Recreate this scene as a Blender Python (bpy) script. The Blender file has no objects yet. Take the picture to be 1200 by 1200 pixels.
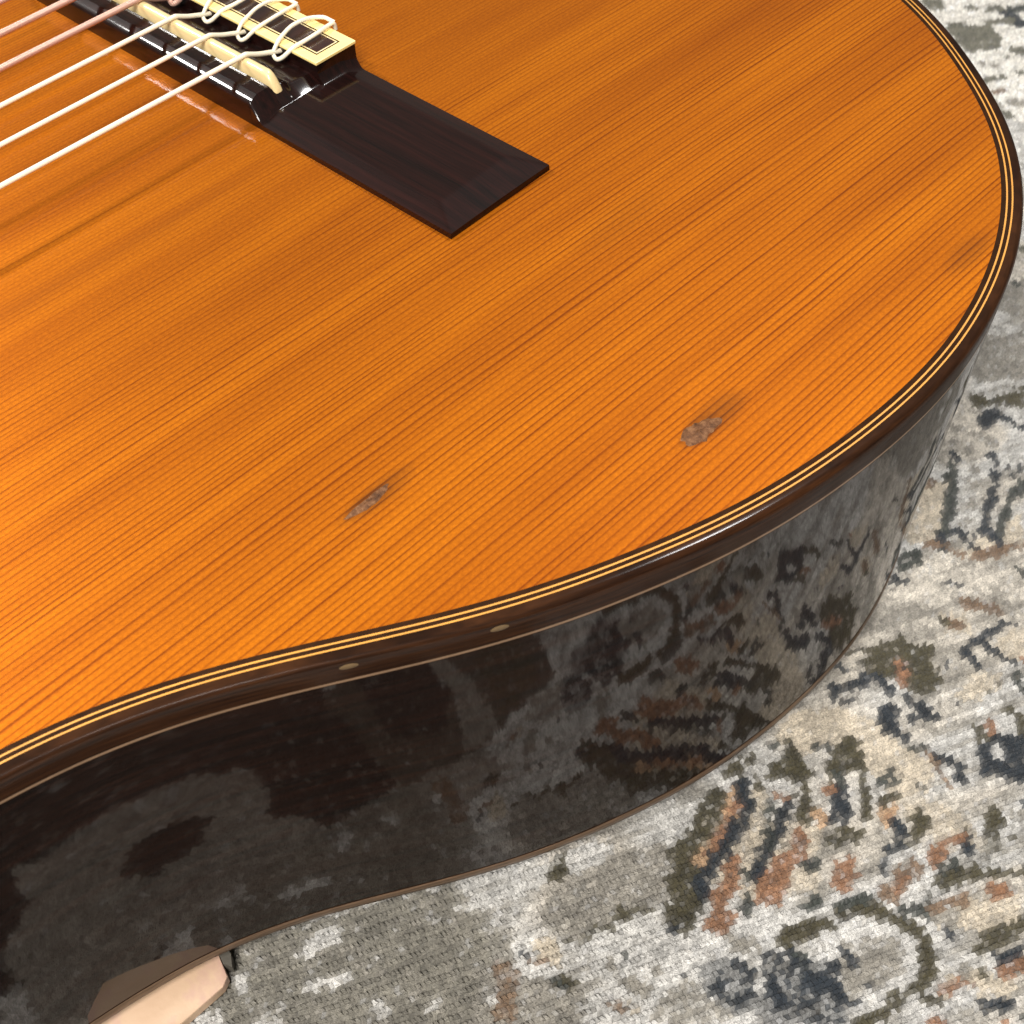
import bpy, bmesh, math, random
import numpy as np
from mathutils import Vector, Matrix

random.seed(7)
RNG = np.random.default_rng(11)
sc = bpy.context.scene
col = sc.collection
Z0 = 0.110                                    # soundboard plane above the floor (m)

# ------------------------------------------------------------------ camera
CAM = Vector((-145.58, -231.32, 148.75))
RIGHT = Vector((0.68538762, -0.72721861, -0.03737513))
UP = Vector((0.59198458, 0.52657449, 0.61014225))
FWD = Vector((0.42402601, 0.44030945, -0.79140984))
cd = bpy.data.cameras.new("camera")
cam = bpy.data.objects.new("camera", cd)
col.objects.link(cam)
cd.sensor_width = 36.0
cd.lens = 36.0 * 1433.8 / 1200.0
cd.shift_x = 58.45 / 1200.0
cd.shift_y = 36.2 / 1200.0
cd.clip_start = 0.01
cd.clip_end = 50.0
rm = Matrix((RIGHT, UP, -FWD)).transposed()
cam.matrix_world = Matrix.Translation((CAM.x / 1000, CAM.y / 1000, CAM.z / 1000 + Z0)) @ rm.to_4x4()
cd.dof.use_dof = True
cd.dof.focus_distance = 0.235
cd.dof.aperture_fstop = 48.0
sc.camera = cam

# ------------------------------------------------------------------ world, lamps, exposure
w = bpy.data.worlds.new("World")
sc.world = w
w.use_nodes = True
bgn = w.node_tree.nodes["Background"]
bgn.inputs[0].default_value = (1.0, 0.90, 0.80, 1)
bgn.inputs[1].default_value = 0.17
sc.view_settings.view_transform = 'Standard'
sc.view_settings.look = 'None'
sc.view_settings.gamma = 1.0
sc.view_settings.exposure = 0.25


def area(name, loc, target, size, power, color, shape='DISK'):
    l = bpy.data.lights.new(name, 'AREA')
    l.shape = shape
    l.size = size
    if shape == 'RECTANGLE':
        l.size, l.size_y = size
    l.energy = power
    l.color = color
    o = bpy.data.objects.new(name, l)
    col.objects.link(o)
    o.location = loc
    d = Vector(target) - Vector(loc)
    o.rotation_euler = d.to_track_quat('-Z', 'Y').to_euler()
    return o


area("added_fill_behind_camera", (-0.40, -0.30, 0.62), (-0.08, -0.15, 0.1), 0.28, 7.2, (1.0, 0.96, 0.91))  # added fill with no known source; its falloff brightens the near soundboard
area("ceiling_lamp", (-0.235, 0.965, 1.02), (0, -0.1, 0.1), 0.17, 14.0, (1.0, 0.97, 0.93))
area("ceiling_panel", (0.712, 0.055, 1.372), (0, -0.15, 0.1), 0.15, 8.5, (1.0, 0.99, 0.98))

# ------------------------------------------------------------------ helpers


def srgb(r, g, b):
    f = lambda c: (c / 255 / 12.92) if c / 255 <= 0.04045 else ((c / 255 + 0.055) / 1.055) ** 2.4
    return (f(r), f(g), f(b), 1.0)


def spline(xk, yk, x):
    xk = np.asarray(xk, float); yk = np.asarray(yk, float)
    n = len(xk); h = np.diff(xk); A = np.zeros((n, n)); b = np.zeros(n); A[0, 0] = A[-1, -1] = 1
    for i in range(1, n - 1):
        A[i, i - 1] = h[i - 1]; A[i, i] = 2 * (h[i - 1] + h[i]); A[i, i + 1] = h[i]
        b[i] = 3 * ((yk[i + 1] - yk[i]) / h[i] - (yk[i] - yk[i - 1]) / h[i - 1])
    c = np.linalg.solve(A, b); i = np.clip(np.searchsorted(xk, x) - 1, 0, n - 2); d = x - xk[i]
    bb = (yk[i + 1] - yk[i]) / h[i] - h[i] * (2 * c[i] + c[i + 1]) / 3; dd = (c[i + 1] - c[i]) / (3 * h[i])
    return yk[i] + bb * d + c[i] * d * d + dd * d ** 3


def mesh_obj(name, verts, faces, mat, parent=None, smooth=True, angle=None, loc=(0, 0, 0)):
    """verts in millimetres; one linked mesh object."""
    me = bpy.data.meshes.new(name)
    me.from_pydata([tuple(float(c) / 1000 for c in v) for v in verts], [], [tuple(int(k) for k in f) for f in faces])
    bm = bmesh.new(); bm.from_mesh(me)
    bmesh.ops.recalc_face_normals(bm, faces=bm.faces)
    bm.to_mesh(me); bm.free()
    if mat: me.materials.append(mat)
    if smooth:
        me.polygons.foreach_set("use_smooth", [True] * len(me.polygons))
        if angle: me.set_sharp_from_angle(angle=math.radians(angle))
    me.update()
    o = bpy.data.objects.new(name, me)
    col.objects.link(o)
    if parent: o.parent = parent
    o.location = loc
    return o


def grid_faces(n, m, wrap_n=False, wrap_m=False):
    F = []
    for i in range(n if wrap_n else n - 1):
        for j in range(m if wrap_m else m - 1):
            a = i * m + j; b = ((i + 1) % n) * m + j
            F.append((a, a - j + (j + 1) % m, b - j + (j + 1) % m, b))
    return F


def catmull(P, sub=8):
    P = [Vector(p) for p in P]
    out = []
    for i in range(len(P) - 1):
        p0 = P[max(i - 1, 0)]; p1 = P[i]; p2 = P[i + 1]; p3 = P[min(i + 2, len(P) - 1)]
        for k in range(sub):
            t = k / sub
            out.append(0.5 * ((2 * p1) + (p2 - p0) * t + (2 * p0 - 5 * p1 + 4 * p2 - p3) * t * t + (3 * p1 - p0 - 3 * p2 + p3) * t ** 3))
    out.append(P[-1])
    return out


def tube(P, r, seg=10):
    P = [Vector(p) for p in P]
    rr = r if isinstance(r, (list, tuple)) else [r] * len(P)
    V = []; up = Vector((0, 0, 1))
    t0 = (P[1] - P[0]).normalized()
    nrm = t0.cross(up)
    if nrm.length < 1e-4: nrm = t0.cross(Vector((0, 1, 0)))
    nrm.normalize()
    for i, p in enumerate(P):
        t = (P[min(i + 1, len(P) - 1)] - P[max(i - 1, 0)]).normalized()
        nrm = (nrm - t * nrm.dot(t)).normalized()
        b = t.cross(nrm)
        for k in range(seg):
            a = 2 * math.pi * k / seg
            V.append(p + (nrm * math.cos(a) + b * math.sin(a)) * rr[i])
    F = grid_faces(len(P), seg, False, True)
    F.append(tuple(range(seg))); F.append(tuple(range((len(P) - 1) * seg, len(P) * seg)))
    return V, F


class NT:
    """small node-tree builder"""
    def __init__(s, name):
        s.m = bpy.data.materials.new(name); s.m.use_nodes = True
        s.t = s.m.node_tree; s.n = s.t.nodes; s.l = s.t.links
        s.b = s.n["Principled BSDF"]
        s.out = s.n["Material Output"]
    def put(s, sock, v):
        if v is None: return
        if hasattr(v, 'is_output'): s.l.new(v, sock)
        else: sock.default_value = v
    def node(s, typ, **k):
        n = s.n.new(typ)
        for a, v in k.items(): setattr(n, a, v)
        return n
    def math(s, op, a, b=None, c=None, clamp=False):
        n = s.node('ShaderNodeMath', operation=op, use_clamp=clamp)
        s.put(n.inputs[0], a); s.put(n.inputs[1], b)
        if c is not None: s.put(n.inputs[2], c)
        return n.outputs[0]
    def mm(s):
        tc = s.node('ShaderNodeTexCoord'); v = s.node('ShaderNodeVectorMath', operation='SCALE')
        s.l.new(tc.outputs['Object'], v.inputs[0]); v.inputs['Scale'].default_value = 1000
        return v.outputs[0]
    def xyz(s, v):
        n = s.node('ShaderNodeSeparateXYZ'); s.l.new(v, n.inputs[0]); return n.outputs
    def vec(s, x, y, z=0.0):
        n = s.node('ShaderNodeCombineXYZ')
        for i, q in enumerate((x, y, z)): s.put(n.inputs[i], q)
        return n.outputs[0]
    def vscale(s, v, x, y, z):
        n = s.node('ShaderNodeVectorMath', operation='MULTIPLY'); s.l.new(v, n.inputs[0]); n.inputs[1].default_value = (x, y, z); return n.outputs[0]
    def noise(s, v, scale=1.0, detail=2.0, rough=0.5, dim='3D', dist=0.0):
        n = s.node('ShaderNodeTexNoise', noise_dimensions=dim)
        if dim == '1D': s.put(n.inputs['W'], v)
        else: s.put(n.inputs['Vector'], v)
        n.inputs['Scale'].default_value = scale; n.inputs['Detail'].default_value = detail
        n.inputs['Roughness'].default_value = rough; n.inputs['Distortion'].default_value = dist
        return n.outputs[0]
    def ramp(s, f, stops, interp='LINEAR'):
        n = s.node('ShaderNodeValToRGB'); n.color_ramp.interpolation = interp
        e = n.color_ramp.elements
        while len(e) < len(stops): e.new(0.5)
        for k, (p, c) in enumerate(stops):
            e[k].position = p; e[k].color = c if len(c) == 4 else (*c, 1)
        s.put(n.inputs[0], f); return n.outputs[0]
    def vramp(s, f, stops): return s.ramp(f, [(p, (v, v, v, 1)) for p, v in stops])
    def mix(s, f, a, b, mode='MIX'):
        n = s.node('ShaderNodeMix', data_type='RGBA', blend_type=mode, clamp_factor=True)
        s.put(n.inputs[0], f); s.put(n.inputs[6], a); s.put(n.inputs[7], b); return n.outputs[2]
    def bump(s, h, strength, dist, normal=None):
        n = s.node('ShaderNodeBump'); s.put(n.inputs['Height'], h); n.inputs['Strength'].default_value = strength
        n.inputs['Distance'].default_value = dist
        if normal is not None: s.l.new(normal, n.inputs['Normal'])
        return n.outputs[0]
    def set(s, **k):
        for a, v in k.items(): s.put(s.b.inputs[a.replace('_', ' ')], v)
        return s


# ------------------------------------------------------------------ materials
def mat_soundboard():
    s = NT("cedar_soundboard")
    P = s.mm(); X, Y, Zc = s.xyz(P)
    a = math.radians(-2.2)
    v = s.math('ADD', s.math('MULTIPLY', X, -math.sin(a)), s.math('MULTIPLY', Y, math.cos(a)))
    g = s.math('ADD', s.math('MULTIPLY', X, math.cos(a)), s.math('MULTIPLY', Y, math.sin(a)))
    n1 = s.noise(s.vec(s.math('MULTIPLY', g, .0045), s.math('MULTIPLY', v, .02)), 1, 1, dim='2D')
    n2 = s.noise(s.vec(s.math('MULTIPLY', g, .03), s.math('MULTIPLY', v, .15)), 1, 2, dim='2D')
    v2 = s.math('ADD', v, s.math('ADD', s.math('MULTIPLY_ADD', n1, 4.0, -2.0), s.math('MULTIPLY_ADD', n2, .4, -.2)))
    av = s.math('ABSOLUTE', v2)
    u = s.math('SUBTRACT', s.math('MULTIPLY', v2, 0.98), s.math('MULTIPLY', s.math('MULTIPLY', v2, av), .0005))
    n3 = s.noise(s.math('MULTIPLY', v2, .22), 1, 1.5, dim='1D')
    u = s.math('ADD', u, s.math('MULTIPLY_ADD', n3, 1.0, -.5))
    f = s.math('FRACT', s.math('ADD', u, 500.0)); ring = s.math('FLOOR', s.math('ADD', u, 500.0))
    dark = s.vramp(f, [(0, .05), (.35, .0), (.62, .20), (.83, .9), (.90, 1.0), (.96, .45), (1.0, .05)])
    wn = s.node('ShaderNodeTexWhiteNoise', noise_dimensions='1D'); s.l.new(ring, wn.inputs['W'])
    amt = s.math('MULTIPLY_ADD', wn.outputs[0], .42, .66)
    fade = s.noise(s.vec(s.math('MULTIPLY', g, .022), s.math('MULTIPLY', v, .35)), 1, 2, dim='2D')
    amt = s.math('MULTIPLY', amt, s.math('MULTIPLY_ADD', fade, 1.3, .28))
    cen = s.vramp(s.math('DIVIDE', av, 180.0), [(0, .34), (.3, .55), (.5, 1.0), (1, 1.05)])
    dk = s.math('MULTIPLY', s.math('MULTIPLY', dark, amt), cen, clamp=True)
    # wood colours: honey orange early wood, browner late wood
    streak = s.noise(s.vec(s.math('MULTIPLY', g, .006), s.math('MULTIPLY', v, .075)), 1, 3, .6, dim='2D')
    base = s.ramp(streak, [(.25, (.225, .059, .0016)), (.5, (.272, .077, .0020)), (.72, (.320, .097, .0026))])
    c = s.mix(dk, base, (.122, .0250, .0009, 1))
    silk = s.noise(s.vec(s.math('MULTIPLY', g, 1.3), s.math('MULTIPLY', v, 2.1)), 1, 4, .7, dim='2D')
    c = s.mix(1.0, c, s.ramp(silk, [(.30, (.84, .81, .76)), (.55, (1, 1, 1)), (.72, (1.16, 1.19, 1.3))]), 'MULTIPLY')
    # darker resin stains around the two mended knots and one by the rim
    for (px, py, lx, ly, ox, k) in STAINS:
        dx = s.math('SUBTRACT', s.math('ADD', s.math('MULTIPLY', s.math('SUBTRACT', X, px), .999), 0.0), ox)
        dy = s.math('SUBTRACT', Y, py)
        q = s.math('ADD', s.math('POWER', s.math('DIVIDE', s.math('ABSOLUTE', dx), lx), 2.0), s.math('POWER', s.math('DIVIDE', s.math('ABSOLUTE', dy), ly), 2.0))
        q = s.math('ADD', q, s.math('MULTIPLY_ADD', fade, 1.0, -.5))
        m = s.math('MULTIPLY', s.vramp(q, [(0, 1), (.25, .8), (1, 0)]), s.math('MULTIPLY', s.math('MULTIPLY_ADD', dark, .65, .62), k))
        c = s.mix(m, c, (.055, .016, .004, 1))
    # the one long dark streak left of the bridge
    dl = s.math('ABSOLUTE', s.math('ADD', s.math('SUBTRACT', v, STREAK_V), s.math('MULTIPLY_ADD', n2, 1.6, -.8)))
    m = s.math('MULTIPLY', s.vramp(s.math('DIVIDE', dl, 4.0), [(0, 1), (.22, .55), (1, 0)]), s.vramp(s.math('DIVIDE', s.math('ADD', g, 150.0), 150.0), [(0, .75), (.7, .6), (.95, .0)]))
    c = s.mix(s.math('MULTIPLY', m, .55), c, (.12, .028, .003, 1))
    h = s.math('ADD', s.math('MULTIPLY', dk, -.6), s.math('MULTIPLY', silk, .45))
    peel = s.noise(P, .16, 2, .5)
    bmp = s.bump(h, .30, .00006)
    cb = s.bump(s.math('ADD', s.math('MULTIPLY', peel, 5.0), s.math('MULTIPLY', h, .55)), .30, .00005)
    s.set(Base_Color=c, Roughness=.5, Normal=bmp, Specular_IOR_Level=.1, Coat_Weight=.6, Coat_Roughness=.07, Coat_IOR=1.48, Coat_Normal=cb)
    # chatoyance of the fibres under the varnish: a broad tinted lobe
    gl = s.node('ShaderNodeBsdfAnisotropic'); gl.inputs['Roughness'].default_value = .52
    gl.inputs['Anisotropy'].default_value = .0
    s.put(gl.inputs['Color'], s.mix(1.0, c, (1.9, 1.8, 1.4, 1), 'MULTIPLY')); s.l.new(bmp, gl.inputs['Normal'])
    s.l.new(s.vec(math.cos(a), math.sin(a), 0.0), gl.inputs['Tangent'])
    mx = s.node('ShaderNodeMixShader'); mx.inputs[0].default_value = CHATOY
    s.l.new(s.b.outputs[0], mx.inputs[1]); s.l.new(gl.outputs[0], mx.inputs[2]); s.l.new(mx.outputs[0], s.out.inputs[0])
    return s.m


STAINS = [(-23.2, -161.8, 9.5, 3.6, 4.0, .66), (-69.7, -131.9, 9.5, 2.9, 2.0, .62), (44.6, -172.0, 9.0, 3.0, 0.0, .40), (-23.2, -161.8, 5.2, 3.1, .3, .75), (-69.7, -131.9, 5.6, 1.9, .2, .75),
          (10.0, -118.0, 14.0, 5.0, 0.0, .16)]
STREAK_V = -52.9
CHATOY = .50


def mat_rosewood(name, dark, light, rough, scale=1.0, coat=1.0, crough=.03, bumpd=0.0, spec=.5, along_y=False):
    s = NT(name); P = s.mm()
    n = s.noise(s.vscale(P, .7 * scale, .02, .4) if along_y else s.vscale(P, .03 * scale, .03 * scale, 1.1 * scale), 1, 4, .6, dist=.3 if along_y else .6)
    c = s.ramp(n, [(.33, dark), (.70, light)])
    f = s.noise(s.vscale(P, 3.0, .10, 1.0) if along_y else s.vscale(P, .25, .25, 5.0), 1, 2)
    c = s.mix(1.0, c, s.ramp(f, [(.3, (.72, .70, .68)), (.7, (1.25, 1.2, 1.15))]), 'MULTIPLY')
    s.set(Base_Color=c, Roughness=rough, Specular_IOR_Level=spec, Coat_Weight=coat, Coat_Roughness=crough, Coat_IOR=1.52)
    if bumpd:
        nn = s.noise(P, .05, 1.5, .5)
        fine = s.noise(P, 1.2, 2, .5)
        b = s.bump(s.math('ADD', nn, s.math('MULTIPLY', fine, .004)), .6, bumpd)
        s.put(s.b.inputs['Coat Normal'], b); s.put(s.b.inputs['Normal'], b)
    return s.m


def mat_plain(name, colr, rough, coat=0.0, var=.12, vs=1.0, crough=.08, sub=0.0, spec=.5, bump=0.0):
    s = NT(name); P = s.mm()
    n = s.noise(P, .35 * vs, 4, .6)
    lo = tuple(x * (1 - var) for x in colr[:3]); hi = tuple(min(x * (1 + var), 1) for x in colr[:3])
    s.set(Base_Color=s.ramp(n, [(.3, lo), (.7, hi)]), Roughness=rough, Coat_Weight=coat, Coat_Roughness=crough, Specular_IOR_Level=spec)
    if sub: s.set(Subsurface_Weight=sub, Subsurface_Radius=(.8, .6, .4), Subsurface_Scale=.001)
    if bump: s.put(s.b.inputs['Normal'], s.bump(s.noise(P, 1.6 * vs, 3), .5, bump))
    return s.m


M_TOP = mat_soundboard()
M_SIDE = mat_rosewood("dark_rosewood_side", (.0030, .0018, .0013), (.014, .0056, .0034), .5, .8, .68, .03, .00025, .03)
M_BIND = mat_rosewood("brown_rosewood_binding", (.0090, .0036, .0018), (.036, .0135, .0048), .55, 1.6, .25, .12, .00012, .03)
M_BBIND = mat_rosewood("back_binding_wood", (.085, .056, .036), (.16, .105, .068), .5, 1.0, .25, .15, .0001, .1)
M_BRIDGE = mat_rosewood("bridge_rosewood", (.0042, .0017, .0015), (.0135, .0036, .0028), .45, 1.0, .6, .08, .00010, .05, True)
M_GOLD = mat_plain("pale_maple_line", srgb(190, 132, 50), .5, .1, .12, .5)
M_DLINE = mat_plain("dark_dyed_line", (.022, .0085, .0030, 1), .6, .0, .3, spec=.05)
M_SLINE = mat_plain("side_purfling_wood", srgb(118, 92, 68), .5, .2, .12, .3)
M_BONE = mat_plain("bone", srgb(212, 190, 140), .35, .5, .05, .4, sub=.15)
M_BONE2 = mat_plain("yellowed_bone", srgb(236, 212, 140), .38, .5, .07, .5)
M_NYLON = mat_plain("nylon_string", srgb(226, 216, 194), .25, .3, .02, sub=.2)
M_DOT = mat_plain("side_dot_wood", srgb(92, 72, 44), .55, .05, .15)


def mat_wound():
    s = NT("wound_bass_string"); P = s.mm(); X, Y, Zc = s.xyz(P)
    wv = s.math('SINE', s.math('MULTIPLY', X, 2 * math.pi / .28))
    s.set(Base_Color=srgb(204, 164, 148), Metallic=.45, Roughness=.45, Normal=s.bump(wv, .5, .00006))
    return s.m


M_WOUND = mat_wound()


def mat_chip():
    s = NT("mended_knot_filler"); P = s.mm()
    n = s.noise(P, .7, 4, .7)
    s.set(Base_Color=s.ramp(n, [(.30, srgb(48, 29, 16)), (.5, srgb(92, 60, 36)), (.76, srgb(132, 96, 66))]), Roughness=.55, Specular_IOR_Level=.18,
          Coat_Weight=.0, Normal=s.bump(s.noise(P, 1.1, 3, .6), .6, .0002))
    return s.m


M_CHIP = mat_chip()


def mat_pad():
    s = NT("pale_pad"); P = s.mm()
    n = s.noise(P, .05, 3, .6); blot = s.noise(P, .16, 3, .6)
    c = s.ramp(n, [(.3, srgb(180, 150, 122)), (.7, srgb(198, 170, 142))])
    c = s.mix(s.vramp(blot, [(.52, 0), (.72, .55)]), c, srgb(176, 136, 132))
    s.set(Base_Color=c, Roughness=.62, Normal=s.bump(s.noise(P, 1.0, 3), .3, .0002))
    return s.m


M_PAD = mat_pad()


def mat_pile():
    s = NT("rug_wool"); P = s.mm()
    a = s.node('ShaderNodeAttribute', attribute_name='knot')
    n = s.noise(P, 1.7, 3, .75)
    c = s.mix(1.0, a.outputs['Color'], s.ramp(n, [(.28, (.52, .51, .50)), (.5, (1, 1, 1)), (.74, (1.4, 1.4, 1.4))]), 'MULTIPLY')
    s.set(Base_Color=c, Roughness=.85, Specular_IOR_Level=.12, Sheen_Weight=.15, Normal=s.bump(s.noise(P, 3.2, 2, .6), .7, .0006))
    return s.m


M_PILE = mat_pile()


def mat_floor():
    s = NT("oak_floor"); P = s.mm()
    br = s.node('ShaderNodeTexBrick'); br.inputs['Scale'].default_value = 1.0
    s.l.new(s.vscale(P, .001, .001, .001), br.inputs['Vector'])
    br.inputs['Brick Width'].default_value = 1.1; br.inputs['Row Height'].default_value = .12; br.inputs['Mortar Size'].default_value = .002
    br.inputs['Color1'].default_value = (.22, .12, .06, 1); br.inputs['Color2'].default_value = (.28, .16, .085, 1); br.inputs['Mortar'].default_value = (.04, .02, .01, 1)
    n = s.noise(s.vscale(P, .002, .05, 1), 1, 4)
    s.set(Base_Color=s.mix(.35, br.outputs[0], s.ramp(n, [(.3, (.14, .07, .03)), (.7, (.34, .21, .11))])), Roughness=.45)
    return s.m


# ------------------------------------------------------------------ setting: floor, then the rug
def structure(o):
    o['kind'] = 'structure'
    return o


fl = structure(mesh_obj("floor", [(-2000, -2000, 0), (2000, -2000, 0), (2000, 2000, 0), (-2000, 2000, 0)], [(0, 1, 2, 3)], mat_floor(), smooth=False))

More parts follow.
